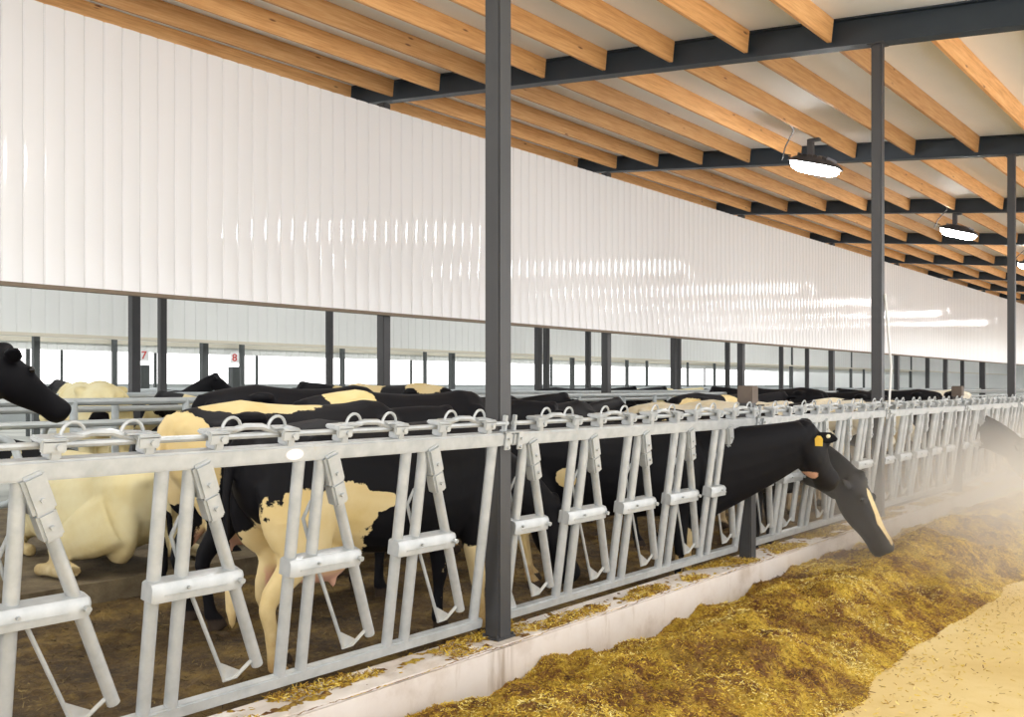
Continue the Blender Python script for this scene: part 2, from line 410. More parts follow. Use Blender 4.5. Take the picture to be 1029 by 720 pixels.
# white conduit beside the second post
cd = MB(); cd.tube([(.08, Y0+BAY+.10, 1.34), (.08, Y0+BAY+.17, 1.75), (.070, Y0+BAY+.09, 2.2), (.06, Y0+BAY+.04, 2.5)], .012, 8)
tag(cd.obj('conduit_pipe', M['white_pvc']), 'thin white conduit running up beside the second fence post', 'pipe')

# ------------------------------------------------------------------ lamps
def lamp_proto():
    t = thing('barn_lamp', '', 'lamp')
    hk = MB(); hk.bbox(-.165, -.075, -.045, .045, -.20, .02, .008); hk.bbox(-.165, .03, -.045, .045, .01, .056, .008); hk.obj('mount', M['lamp_housing'], t)
    hs = MB(); rings = []
    for z, a, b in ((-.19,.10,.10), (-.21,.20,.17), (-.26,.33,.22), (-.31,.40,.25), (-.335,.41,.255)):
        rings.append(hs.ring(Vector((0,0,z)), Vector((1,0,0)), Vector((0,1,0)), a, b, b, 28, 4.0))
    hs.loft(rings)
    for q in range(-3, 4): hs.box(q*.08-.004, q*.08+.004, -.2, .2, -.25, -.20)
    tl = Matrix.Rotation(.30, 3, 'Y'); pv = Vector((-.12, 0, -.19)); off = pv - tl @ pv
    def lean(o): o.rotation_euler = (0, .30, 0); o.location = off
    lean(hs.obj('housing', M['lamp_housing'], t))
    ln = MB(); rings = []
    for z, a, b in ((-.330,.375,.225), (-.38,.37,.22), (-.43,.33,.19), (-.46,.25,.13)):
        rings.append(ln.ring(Vector((0,0,z)), Vector((1,0,0)), Vector((0,1,0)), a, b, b, 28, 3.5))
    ln.loft(rings); lean(ln.obj('lens', M['lens'], t))
    cb = MB(); cb.tube([(-.42,-.05,-.16), (-.50,-.10,-.14), (-.50,-.20,-.24), (-.36,-.40,-.10), (-.10,-.7,.04), (-.04,-1.0,.10), (-.04,-3.2,.10)], .012, 6); cb.obj('power_cable', M['black_cable'], t)
    return t
LX = CAMX-5.65
lp = lamp_proto()
lamps = [(14.4, 'nearest glowing barn lamp hanging under the roof'), (22.6, 'second glowing barn lamp, farther down the roof'), (30.4, 'third glowing barn lamp at the right edge of the roof')]
for i, (y, lab) in enumerate(lamps):
    o = lp if i == 0 else dup(lp)
    o.location = (LX, y, roof_z(LX)-PD-.06); tag(o, lab, 'lamp', 'barn lamps')
for y in (5.0, -2.2, 37.6, 45.6, 53.6):
    o = dup(lp, (LX, y, roof_z(LX)-PD-.06), label={5.0:'barn lamp above the picture, before the nearest lamp', -2.2:'barn lamp behind the camera', 37.6:'fourth barn lamp far down the roof', 45.6:'fifth barn lamp far down the roof', 53.6:'sixth barn lamp far down the roof'}[y])

for row, x in (('second', -12.5), ('third', -22.0), ('fourth', -31.0)):  # unseen lamp rows added to brighten the barn beyond the white wall
    for i in range(7):
        dup(lp, (x, -3.0 + 9.0*i, min(roof_z(x), 6.9)-PD-.06), label=f'{ORD[i]} added fill lamp of the {row} lamp row, hidden behind the white wall')
# ------------------------------------------------------------------ headlock fence
PITCH, U2O, OPEN = .59, .14, .47
PZ = .26
def bar_pts(y2, closed):
    if closed: return (y2+.235, 1.0), (y2+.225, .13)
    return (y2+.035, .985), (y2+.385, .13)
SH = {}
def unit_meshes(closed):
    """shapes of one locking place, origin at the foot of its upright"""
    k = 'c' if closed else 'o'
    if k in SH: return SH[k]
    d = {}
    (ta, tz), (ba, bz) = bar_pts(0, closed)
    m = MB(); m.tube([(.012, ta, tz), (.012, ba, bz)], .0245, 12); d['locking_bar'] = m.mesh('locking_bar', M['galv'], True)
    # clamp on the upper end of the bar
    ax = Vector((0, ba-ta, bz-tz)).normalized(); ang = math.atan2(ax.y, -ax.z)
    R = Matrix.Translation((.012, ta, tz)) @ Matrix.Rotation(ang, 4, 'X')
    m = MB(); m.bbox(-.036, .040, -.042, .042, -.115, .035, .012, R); m.bbox(-.032, .036, -.036, .036, -.215, -.105, .010, R)
    for z in (-.06, -.165): m.cyl(R @ Vector((.038, 0, z)), R @ Vector((.050, 0, z)), .009, 6)
    d['clamp'] = m.mesh('clamp', M['galv'], True)
    # cross plate: folded box from the previous upright to the pivot
    def along(z): return ta + (ba-ta)*(z-tz)/(bz-tz)
    z = .53; ye = along(z)
    for nm, ys in (('cross_plate', -.145), ('cross_plate_short', -.05)):
        m = MB()
        prof = [(.030, z-.040), (.052, z-.036), (.054, z+.020), (.042, z+.038), (-.01, z+.046), (-.032, z+.034), (-.032, z-.040)]
        n = 8; ysl = [ys, ys+.012] + [ye-.02, ye+.02, ye+.034, ye+.040]
        sc = [.88, 1, 1, .96, .78, .5]
        rings = [[Vector((.01+(px-.01)*(1 if s > .9 else s), y, z+(pz-z)*s)) for px, pz in prof] for y, s in zip(ysl, sc)]
        m.loft(rings); m.box(.053, .056, ys+.05, ye-.05, z-.014, z-.006)
        m.cyl((.05, ye+.012, z), (.074, ye+.012, z), .012, 8)
        m.cyl((.05, 0, z+.01), (.068, 0, z+.01), .007, 6)
        d[nm] = m.mesh('cross_plate', M['galv'], True)
    # stop rod with its gusset
    gy, gz = ba-.15, .095
    m = MB(); m.tube([(-.02, -.012, .80), (-.035, -.035, .72), (-.025, .0, .62), (-.02, .03, .55), (.0, gy-.03, gz+.07), (.005, gy, gz), (.008, gy+.05, gz+.005), (.010, ba-.01, bz+.04)], .0085, 8)
    m.prism([(gy-.035, gz+.085), (gy-.008, gz-.006), (gy+.085, gz+.018)], .001, .009)
    d['stop_rod'] = m.mesh('stop_rod', M['galv'], True)
    # latch on the rail: two brackets, curved lever, two wire loops
    b = MB()
    b.bbox(-.035, .035, -.02, .02, 1.06, 1.125, .005); b.bbox(-.045, .05, -.055, .035, 1.115, 1.135, .006); b.bbox(.030, .05, -.055, .03, 1.085, 1.13, .005)
    b.cyl((.048, 0, 1.105), (.060, 0, 1.105), .011, 8); d['bracket'] = b.mesh('bracket', M['galv'], True)
    l = MB(); l.tube([(.0, .10, 1.105), (.0, .16, 1.125), (.0, .23, 1.142), (.0, .31, 1.14), (.0, .37, 1.118), (.0, .43, 1.10)], .014, 8)
    l.bbox(-.03, .03, .10, .20, 1.132, 1.139, .003); l.bbox(-.03, .03, .35, .45, 1.132, 1.139, .003); d['latch_lever'] = l.mesh('latch_lever', M['galv'], True)
    w = MB(); w.tube([(0, .042*math.cos(a), 1.135+.046*math.sin(a)) for a in [PI*q/9 for q in range(10)]], .0065, 6); d['wire_loop'] = w.mesh('wire_loop', M['galv'], True)
    SH[k] = d; return d
up = MB(); up.cyl((0,0,.04), (0,0,1.0), .0265, 14); upm = up.mesh('upright_bar', M['galv'], True)
tr_ = MB(); tr_.bbox(-.035, .035, -.0, 3.05, .99, 1.06, .008); trm = tr_.mesh('top_rail', M['galv'], True)
br_ = MB(); br_.bbox(-.026, .026, .065, 2.985, .0, .052, .007); brm = br_.mesh('bottom_rail', M['galv'], True)
rr_ = MB(); rr_.cyl((0,.02,1.105), (0,3.03,1.105), .013, 8)
for yy in (.035, 3.01): rr_.bbox(-.012, .012, yy-.01, yy+.01, 1.055, 1.15, .003)
rrm = rr_.mesh('release_rod', M['galv'], True)
cl_ = MB(); cl_.bbox(-.02, .052, -.06, .06, 1.062, 1.069, .002); cl_.bbox(.036, .046, -.075, -.03, .97, 1.068, .003); cl_.bbox(.036, .046, .03, .075, .97, 1.068, .003)
for yy in (-.052, .052):
    cl_.cyl((.045, yy, .985), (.058, yy, .985), .008, 6); cl_.cyl((.045, yy, 1.03), (.058, yy, 1.03), .008, 6)
clm = cl_.mesh('rail_clamp', M['galv'], True)
gs_ = MB(); gs_.prism([(.0, .052), (.075, .052), (.0, .17)], -.004, .004); gsm = gs_.mesh('corner_gusset', M['galv'], True)
tie = MB(); tie.bbox(-.01, .06, .0, .075, .0, .045, .004); tiem = tie.mesh('rail_bracket', M['galv'], True)
def panel(y0, label, closed=(), PITCH=PITCH, OPEN=OPEN, length=3.05):
    t = thing('headlock_panel', label, 'fence panel', (-.075, y0, PZ), 0, 'headlock panels of the feed fence'); t.rotation_euler = (0, math.radians(8.2), 0)
    for nm_, m_ in (('top_rail', trm), ('bottom_rail', brm), ('release_rod', rrm)): put(nm_, m_, t).scale = (1, length/3.05, 1)
    c = put('rail_clamp', clm, t); c.location = (0, 0, 0)
    put('corner_gusset', gsm, t).location = (0, .165, 0)
    for k in range(5):
        y = U2O + PITCH*k; cl = k in closed; d = unit_meshes(cl)
        for yy in (y, y+OPEN): put('upright_bar', upm, t).location = (0, yy, 0)
        b = put('locking_bar', d['locking_bar'], t); b.location = (0, y, 0)
        put('clamp', d['clamp'], b)
        put('cross_plate', d['cross_plate'] if k else d['cross_plate_short'], t).location = (0, y, 0)
        put('stop_rod', d['stop_rod'], t).location = (0, y, 0)
        l = put('latch_lever', d['latch_lever'], t); l.location = (0, y, 0)
        for yy in (.10, .44): put('bracket', d['bracket'], l).location = (0, yy, 0)
        for yy in (.17, .385): put('wire_loop', d['wire_loop'], l).location = (0, yy, 0)
    return t
P = Y0
labs = [(-1, 'nearest headlock fence panel, cut off by the left edge, left of the thick post', ()),
        (0, 'headlock fence panel between the thick steel post and the first short brown post', ()),
        (1, 'headlock fence panel right of the first short brown post, behind the feeding heads', (1,)),
        (2, 'headlock fence panel just right of the second steel post', ()),
        (3, 'headlock fence panel right of the second short brown post, in the dust', (1,)),
        (4, 'headlock fence panel right of the third steel post, near the right edge', ()),
        (5, 'farthest headlock fence panel at the right edge', ())]
for k, lab, cl in labs:
    t = panel(Y0+3.05*k, lab, cl) if k >= 0 else panel(Y0-3.30, lab, cl, .63, .515, 3.30)
    if k == -1:
        yy = Yat(295, 3.21) - (Y0-3.30)
        pb = MB(); pb.loft([pb.ring(Vector((x, yy, 1.024)), Vector((0,1,0)), Vector((0,0,1)), a, b, b, 24) for x, a, b in ((.034,.05,.028), (.037,.05,.028))]); q = pb.obj('maker_plate', M['grey_print'], t); q['label'] = 'white oval plate on the rail'
        pi = MB(); pi.loft([pi.ring(Vector((x, yy, 1.024)), Vector((0,1,0)), Vector((0,0,1)), .044, .023, .023, 24) for x in (.0365, .039)]); pi.obj('plate_face', M['white_plate'], q)

# ------------------------------------------------------------------ stall dividers and rails
def divider_mesh():
    mb = MB(); x0, x1 = -4.15, -5.75
    p = [(x1, 0, 1.12), (x0-.25, 0, 1.14)]
    for q in range(1, 9):
        a = PI/2 - PI*q/8*.95; p.append((x0-.25+.25*math.cos(a), 0, .89+.25*math.sin(a)))
    p += [(x0-.5, 0, .60), (x0-.9, 0, .50), (x1, 0, .48)]
    mb.tube(p, .03, 10); return mb
dvm = divider_mesh().mesh('stall_divider', M['pipe'], True)
upr = MB(); upr.cyl((-5.75,0,.15), (-5.75,0,1.42), .038, 10); uprm = upr.mesh('upright', M['pipe'], True)
def divider(x, y, lab, group, rz=0):
    t = thing('stall_divider', lab, 'stall divider', (x, y, 0), rz, group)
    put('loop', dvm, t); put('upright', uprm, t); return t
DIVY = [3.25+1.2*k for k in range(13)]
for i, y in enumerate(DIVY):
    divider(0, y, f'{ORD[i]} bent pipe stall divider from the left in the row facing the cow alley', 'front row stall dividers')
for i in range(14):
    divider(-11.75, 5.0+1.6*i, f'{ORD[i]} bent pipe stall divider from the left in the row under the white wall', 'back row stall dividers', PI)
def rail(x, z, r, lab, y0=-2, y1=60):
    mb = MB(); mb.cyl((x, y0, z), (x, y1, z), r, 8); tag(mb.obj('stall_rail', M['pipe']), lab, 'rail', 'long stall rails')
rail(-5.0, 1.22, .032, 'long grey neck rail over the front row of stalls, nearest of the rails')
rail(-5.75, 1.40, .036, 'long grey head rail along the uprights of the front stalls')
rail(-6.9, 1.30, .034, 'long grey rail over the back row of stalls, below the white wall')
rail(-8.6, 1.42, .04, 'long grey rail just past the white wall posts')
rail(-12.5, 1.40, .045, 'long grey rail across the second cow alley')
rail(-14.5, 1.42, .05, 'long grey rail farther back, before the pale baffle')
rail(-18.0, 1.44, .055, 'long grey rail beneath the pale grey baffle')
rail(-23.0, 1.46, .06, 'long grey rail beyond the pale grey baffle')

# ------------------------------------------------------------------ cows
def lerp(a, b, t): return a + (b-a)*t
def qb(p0, p1, p2, t): return p0*(1-t)**2 + p1*2*t*(1-t) + p2*t*t
X, Yv, Z = Vector((1,0,0)), Vector((0,1,0)), Vector((0,0,1))
TORSO = [(-.93,1.33,1.08,.09),(-.88,1.385,.96,.19),(-.78,1.41,.84,.245),(-.62,1.435,.76,.275),(-.42,1.46,.70,.29),(-.22,1.435,.645,.315),(0,1.42,.62,.345),
         (.22,1.42,.615,.35),(.42,1.43,.625,.32),(.58,1.455,.64,.275),(.72,1.44,.66,.235),(.84,1.37,.71,.185),(.93,1.24,.79,.12),(.97,1.12,.88,.05)]
def limb(mb, pts, n=12):
    """pts: (position, half length fore-aft, half width across)"""
    rings = []
    for i, (p, a, b) in enumerate(pts):
        q0 = Vector(pts[max(i-1,0)][0]); q1 = Vector(pts[min(i+1,len(pts)-1)][0]); T = (q1-q0).normalized()
        U = Yv - T*Yv.dot(T); U.normalize(); R = U.cross(T)
        rings.append(mb.ring(Vector(p), R, U, a, b, b, n, 2.2))
    mb.loft(rings)
def cow_geometry(pose):
    mb = MB(); lie = pose.get('lie', False); dz = -.60 if lie else 0
    rings = []
    for x, zt, zb, hw in TORSO:
        if lie: hw *= 1.12; zb += .02
        zc = lerp(zb, zt, .56); c = Vector((x, 0, zc+dz))
        r = []
        for i in range(24):
            a = 2*PI*i/24; cs, sn = math.cos(a), math.sin(a)
            yy = math.copysign(abs(cs)**.88, cs)*hw
            if sn > 0:
                top = zt-zc; yy *= 1-.30*sn*sn; zz = top*math.copysign(abs(sn)**(.85 if x < -.3 else .95), sn)
            else: zz = (zc-zb)*math.copysign(abs(sn)**.9, sn)
            r.append(c + Vector((0, yy, zz)))
        rings.append(r)
    mb.loft(rings)
    # hip bones, backbone
    for s in (-1, 1):
        mb.ball((-.47, s*.225, 1.345+dz), (.12,.07,.05), 7); mb.ball((-.86, s*.12, 1.27+dz), (.08,.06,.07), 7)
        mb.ball((.62, s*.19, 1.05+dz), (.20,.085,.30), 9)      # shoulder
        mb.ball((-.66, s*.185, 1.0+dz), (.23,.11,.34), 9)       # thigh
    # head
    P = Vector(pose['poll']); ps, pt = math.radians(pose.get('yaw', 0)), math.radians(pose['pitch'])
    Fv = Vector((math.cos(pt)*math.cos(ps), math.cos(pt)*math.sin(ps), math.sin(pt))); R = Vector((-math.sin(ps), math.cos(ps), 0)); U = Fv.cross(R)
    hs = pose.get('hs', 1.12)
    hd = [(-.07,.055,.045,.08),(-.02,.095,.07,.13),(.05,.105,.075,.155),(.13,.108,.07,.165),(.20,.108,.062,.16),(.27,.092,.054,.145),(.35,.078,.046,.120),(.42,.078,.046,.106),(.48,.090,.052,.104),(.525,.086,.048,.092),(.552,.055,.028,.06)]
    mb.loft([mb.ring(P+Fv*(tt*hs)+U*(-.055*tt/.5*hs), R, U, a*hs, bu*hs, bd*hs*1.08, 20, 2.4) for tt, a, bu, bd in hd])
    for s in (-1, 1): mb.ball(P+Fv*.165*hs+R*(s*.092*hs)+U*.02*hs, .035*hs, 6)
    mb.ball(P+Fv*.0+U*.055*hs, (.068,.062,.062), 7)
    # ears
    ed = pose.get('ear', (-.10, .12))
    for s in (-1, 1):
        A = P + Fv*.035*hs + R*(s*.085*hs) - U*.005
        D = (R*s + Fv*ed[0] + U*ed[1]).normalized(); W = (Fv - D*Fv.dot(D)).normalized(); N = D.cross(W)
        if 'ear_up' in pose: W, N = N, W
        mb.loft([mb.ring(A+D*q, N, W, th, w, w, 12) for q, th, w in ((0,.024,.03),(.05,.022,.05),(.11,.018,.064),(.16,.016,.05),(.205,.012,.016))])
    # neck
    S = Vector((.66, 0, 1.10+dz)); e = P - Fv*.0 - U*.035
    m1 = Vector(pose.get('neck_mid', tuple(S*.45 + e*.55 + Vector((0,0,.04))))); rings = []
    for i in range(9):
        t = i/8; c = qb(S, m1, e, t); T = (qb(S, m1, e, min(1,t+.02)) - qb(S, m1, e, max(0,t-.02))).normalized()
        rt = Vector((-math.sin(ps*t), math.cos(ps*t), 0)); rt = (rt - T*rt.dot(T)).normalized(); ut = T.cross(rt)
        rings.append(mb.ring(c, rt, ut, lerp(.175,.088*hs,t**.8), lerp(.29,.105*hs,t**.75), lerp(.33*pose.get('nk',1),.135*hs*pose.get('nk2',1),t**.7), 20))
    mb.loft(rings)
    # dewlap and brisket
    mb.ball((.86, 0, .80+dz), (.13,.10,.15), 8)
    st = pose.get('stride', (0,0,0,0))
    if not lie:
        for s, dx in ((1, st[0]), (-1, st[1])):
            y = s*.165
            limb(mb, [((.60,y*1.05,1.02),.17,.09),((.63,y*1.1,.84),.125,.085),((.60+dx*.35,y,.66),.085,.065),((.615+dx*.55,y*.95,.46),.058,.052),((.62+dx*.6,y*.95,.40),.055,.053),((.612+dx*.78,y*.95,.30),.036,.036),((.607+dx*.95,y*.95,.16),.036,.037),((.61+dx,y*.95,.105),.045,.045),((.635+dx,y*.95,.055),.052,.052),((.645+dx,y*.95,.0),.068,.062)])
        for s, dx in ((1, st[2]), (-1, st[3])):
            y = s*.18
            limb(mb, [((-.66,y*.9,1.12),.24,.10),((-.64,y*1.1,.92),.225,.105),((-.60+dx*.2,y*1.1,.76),.165,.085),((-.68+dx*.5,y,.60),.085,.058),((-.765+dx*.75,y*.95,.49),.062,.046),((-.785+dx*.85,y*.95,.42),.050,.040),((-.755+dx*.95,y*.95,.30),.037,.034),((-.735+dx,y*.95,.16),.037,.037),((-.725+dx,y*.95,.105),.045,.045),((-.69+dx,y*.95,.055),.054,.054),((-.675+dx,y*.95,.0),.070,.064)])
        mb.ball((-.44, 0, .64), (.23,.165,.15), 10)
        for s in (-1, 1):
            for q in (-.53, -.36): mb.loft([mb.ring(Vector((q, s*.075, zz)), X, Yv, r, r, r, 8) for zz, r in ((.54,.022),(.50,.020),(.465,.013))])
    else:
        for s in (-1, 1):
            limb(mb, [((-.70,s*.22,.42),.24,.12),((-.52,s*.34,.30),.20,.13),((-.34,s*.42,.20),.13,.10),((-.30,s*.46,.12),.09,.075)])
            limb(mb, [((-.30,s*.46,.10),.075,.06),((-.50,s*.50,.075),.055,.05),((-.66,s*.50,.065),.05,.045),((-.55,s*.54,.05),.045,.04),((-.38,s*.56,.05),.04,.04),((-.26,s*.57,.045),.05,.045)])
            limb(mb, [((.62,s*.17,.42),.16,.10),((.70,s*.22,.22),.11,.08),((.86,s*.22,.10),.065,.06),((.72,s*.26,.06),.045,.045),((.52,s*.27,.05),.05,.045)])
    # tail
    if not lie: tp = [(-.90,0,1.36),(-.965,0,1.28),(-.985,.01,1.05),(-.98,.02,.80),(-.96,.03,.62),(-.95,.03,.52),(-.945,.03,.40),(-.94,.03,.30)]; tr = [.04,.034,.026,.021,.022,.036,.034,.014]
    else: tp = [(-.90,0,.76),(-.955,0,.66),(-.97,-.02,.45),(-.97,-.04,.25),(-.985,-.07,.10),(-.99,-.16,.04)]; tr = [.04,.034,.026,.022,.028,.02]
    mb.tube(tp, 0, 10, tr)
    return mb, (P, Fv, R, U, hs)

COATN = [0]
def cow_mesh(pose, coat, voxel, mat, extra=None):
    mb, head = cow_geometry(pose)
    raw = mb.mesh('cow_raw', None); ob = bpy.data.objects.new('cow_raw', raw); C.objects.link(ob)
    md = ob.modifiers.new('r', 'REMESH'); md.mode = 'VOXEL'; md.voxel_size = voxel; md.use_smooth_shade = True
    sm = ob.modifiers.new('s', 'SMOOTH'); sm.factor = .5; sm.iterations = 5 if voxel < .02 else 2
    dg = bpy.context.evaluated_depsgraph_get(); dg.update()
    me = bpy.data.meshes.new_from_object(ob.evaluated_get(dg)); bpy.data.objects.remove(ob); bpy.data.meshes.remove(raw)
    me.name = 'cow'; me.materials.clear(); me.materials.append(M[mat])
    for p in me.polygons: p.use_smooth = True
    paint(me, pose, coat, head); return me, head
def paint(me, pose, coat, head):
    lie = pose.get('lie'); P, Fv, R, U, hs = head
    base, blobs = coat; n = len(me.vertices)
    co = [0.0]*n; pk = [0.0]*n; hn = [0.0]*n; stn = [0.0]*n
    for i, v in enumerate(me.vertices):
        p = v.co; w = base
        for b in blobs:
            c = Vector(b[0]); r = b[1]; d = p-c; s = b[3] if len(b) > 3 else (1,1,1)
            dd = Vector((d.x/s[0], d.y/s[1], d.z/s[2])).length/r
            if b[2]: w = max(w, min(1-dd, .6)*1.1)
            else: w = min(w, max(dd-1, -.6)*1.1)
        co[i] = w
        h = p - P; q = h.dot(Fv)
        if pose.get('chin'):
            cq = P + Fv*.26*hs - U*.19*hs
            if (p-cq).length < .075: pk[i] = 1
        if not lie:
            if p.z < .62 and abs(p.x+.44) < .25 and abs(p.y) < .17 and p.z > .44: pk[i] = max(0, min(1, (.62-p.z)/.08))
            if p.z < .075: hn[i] = 1
            stn[i] = max(0, min(.9, (.62-p.z)/.5))
        else:
            stn[i] = max(0, min(.8, (.30-p.z)/.3))
        if .46 < q < .62 and h.length < .66 and pose.get('pinknose'): pk[i] = min(1, (q-.46)/.03)
    for nm, arr in (('coat', co), ('pink', pk), ('horn', hn), ('stain', stn)):
        a = me.attributes.get(nm) or me.attributes.new(nm, 'FLOAT', 'POINT'); a.data.foreach_set('value', arr)
eye_mb = MB(); eye_mb.ball((0,0,0), .021, 8); eyem = eye_mb.mesh('eye', M['eye_dark'], True)
tag_mb = MB(); tag_mb.prism([(-.026,-.06),(.026,-.06),(.028,.0),(.012,.025),(-.012,.025),(-.028,.0)], -.003, .003); tag_mb.cyl((-.012,0,.005), (.012,0,.005), .011, 8)
tagm = tag_mb.mesh('ear_tag', M['yellow_tag'])
def add_cow(me, head, loc, face, scale, label, group='dairy cows', eyes=True, sz=1.0):
    """face: degrees from the barn axis (+Y) towards the feed alley (+X)"""
    o = put('cow', me); o.location = loc; o.rotation_euler = (0, 0, PI/2 - math.radians(face)); o.scale = (scale, scale, scale*sz)
    tag(o, label, 'cow', group)
    if eyes:
        P, Fv, R, U, hs = head
        for s in (-1, 1):
            e = put('eye', eyem, o); e.location = P+Fv*.165*hs+R*(s*.112*hs)+U*.022*hs
    return o
BLK = -.6; WHT = .6
COWSPEC = {}
# A: the big one right behind the fence, head lowered beyond the thick post
pose = dict(poll=(1.42,-.04,.80), pitch=-58, yaw=4, neck_mid=(1.10,0,1.05), stride=(-.02,.10,.12,-.06))
coat = (BLK, [((-.60,-.25,.70),.40,1,(1,1,.95)),((-.42,-.30,.92),.20,1,(1.1,1,1)),((-.70,0,.35),.5,1,(.7,1,1)),((-.25,-.32,.98),.11,1,(1.5,1,.6)),((.68,-.2,.32),.30,1,(.7,1,1)),((.80,-.2,.72),.12,1),((-.44,0,.60),.27,1)])
me, hd = cow_mesh(pose, coat, .015, 'holstein_coat')
add_cow(me, hd, (-.82,3.82,0), 9, .94, 'black cow with tan-white hind leg right behind the nearest fence panel, head lowered')
# B: black cow with its head through the fence
pose = dict(poll=(1.60,.12,1.345), pitch=-36, yaw=58, neck_mid=(1.22,.0,1.20), hs=1.24, ear=(-.05,-.22), ear_up=True, chin=True, nk=1.75, nk2=1.5, stride=(.05,-.03,0,.06))
coat = (BLK, [((.62,.16,.10),.38,1,(.8,1,1)),((-.35,-.33,.95),.10,1),((-.72,0,.2),.4,1)])
me, hd = cow_mesh(pose, coat, .014, 'holstein_coat')
b = add_cow(me, hd, (-.76,6.18,0), 62, .90, 'black cow with yellow ear tag, head and neck stuck out through the fence')
PB = hd
for s, nm in ((-1, 'yellow tag in the near ear'),):
    P_, Fv, R, U, hs = hd
    A = P_ + Fv*.035*hs + R*(s*.085*hs); D = (R*s + Fv*-.05 - U*.22).normalized()
    tg = put('ear_tag', tagm, b); tg.location = A + D*.055 - U*.05 - Fv*.034; tg.rotation_euler = (0, 0, math.radians(60)); tg.scale = (.95,1.2,1.0); tg['label'] = nm
    bt = MB(); bt.ball((0,0,0), (.018,.018,.018), 6); q = bt.obj('tag_button', M['pale_tag'], b); q.location = A + D*.125 - Fv*.020; q['label'] = 'pale round tag button in the near ear'
# C: head down in the feed
pose = dict(poll=(1.48,0,.83), pitch=-56, yaw=0, neck_mid=(1.12,0,1.08), hs=1.30, nk2=1.3)
coat = (BLK, [((1.82,0,.60),.17,1,(1.3,.45,1.9)),((-.3,-.3,1.0),.35,1),((.2,.3,1.1),.3,1)])
yC = Y0+3.05+U2O+PITCH*1+.355
me, hd = cow_mesh(pose, coat, .016, 'holstein_coat')
C_HEAD = hd
add_cow(me, hd, (-.93,yC,0), 90, .92, 'black cow with white face blaze, head down eating from the feed heap')
MEC, HDC = me, hd
# E: behind A, white rump and white stripe on the back
pose = dict(poll=(1.45,.1,1.30), pitch=-40, yaw=15)
coat = (BLK, [((-.90,-.10,1.02),.33,1,(.55,1.2,1.35)),((-.28,-.12,1.45),.16,1,(3.4,1.3,.55)),((-.45,0,.62),.25,1)])
me, hd = cow_mesh(pose, coat, .018, 'holstein_coat')
add_cow(me, hd, (-2.1,4.23,0), 6, 1.0, 'black cow with white rump and white stripe along its back, behind the big leg-patched one')
# F: large black back
pose0 = dict(poll=(1.50,-.1,1.25), pitch=-45, yaw=-10)
me, hd = cow_mesh(pose0, (BLK, [((.5,0,.5),.3,1)]), .022, 'holstein_coat')
add_cow(me, hd, (-3.75,5.55,.08), 8, 1.02, 'plain black cow whose rounded back rises highest, left of the thick post')
# G: black with white triangle
coat = (BLK, [((-.52,-.16,1.40),.20,1,(1.1,1.2,.85)),((-.2,-.2,1.47),.10,1,(2.4,1,.5)),((.6,0,.4),.4,1)])
me, hd = cow_mesh(pose0, coat, .020, 'holstein_coat')
add_cow(me, hd, (-2.72,5.85,.0), 14, 1.045, 'black cow with white triangle patch on its back, left of the thick post')
# R: head at the left edge
poseR = dict(poll=(1.47,0,1.655), pitch=-33, yaw=0, neck_mid=(1.15,0,1.44), ear=(-.35,.25), hs=1.02, nk=1.2, nk2=1.4)
me, hd = cow_mesh(poseR, (BLK, [((1.98,0,1.28),.075,1)]), .016, 'holstein_coat')
add_cow(me, hd, (-3.35,1.22,.0), 0, 1.05, 'black cow at the left edge, head raised and looking along the barn')
# white cow lying in a stall
poseL = dict(lie=True, poll=(1.35,.25,.85), pitch=-20, yaw=35, neck_mid=(1.05,.05,.72))
coat = (WHT, [((-.96,0,.36),.10,0,(.6,.5,1.2)),((.75,-.1,.7),.35,0),((1.4,.2,.8),.4,0)])
me, hd = cow_mesh(poseL, coat, .016, 'pale_coat')
MEL, HDL = me, hd
add_cow(me, hd, (-4.15,3.86,.15), 270, 1.04, 'cream white cow lying in a stall, rump toward the fence at the left')

# the rest of the herd: poses shared, coats painted one by one
rnd = random.Random(11)
def herd_coat(kind):
    bl = []
    if kind == 'w':
        for _ in range(4): bl.append(((rnd.uniform(-.8,.9), rnd.choice((-.28,.28)), rnd.uniform(.8,1.4)), rnd.uniform(.12,.28), 0))
        return (WHT, bl)
    if kind == 'k': return (BLK, [((rnd.uniform(-.6,.6), rnd.choice((-.2,.2)), 1.40), .13, 1)])
    for _ in range(5): bl.append(((rnd.uniform(-.8,.8), rnd.choice((-.26,.0,.26)), rnd.uniform(.8,1.45)), rnd.uniform(.14,.36), 1))
    return (BLK, bl)
poseS = dict(poll=(1.50,.08,1.38), pitch=-38, yaw=10); poseD = dict(poll=(1.40,-.05,.75), pitch=-60, neck_mid=(1.08,0,1.02)); poseU = dict(poll=(1.35,.12,1.70), pitch=-30, yaw=25)
PM = {}
for nm, ps in (('S', poseS), ('D', poseD), ('U', poseU)):
    PM[nm] = (ps,) + cow_mesh(ps, herd_coat('m'), .030, 'holstein_coat')
PM['L'] = (poseL,) + cow_mesh(poseL, herd_coat('m'), .030, 'holstein_coat')
def herd(pn, kind, x, y, z, face, sc, label, mat='holstein_coat', coat=None):
    ps, me0, hd = PM[pn]; me = me0.copy(); me.materials.clear(); me.materials.append(M[mat])
    paint(me, ps, coat or herd_coat(kind), hd); return add_cow(me, hd, (x, y, z), face, sc, label, 'dairy cows', False)
def at(px, D, dy=0): return CAMX-D, Yat(px, D)
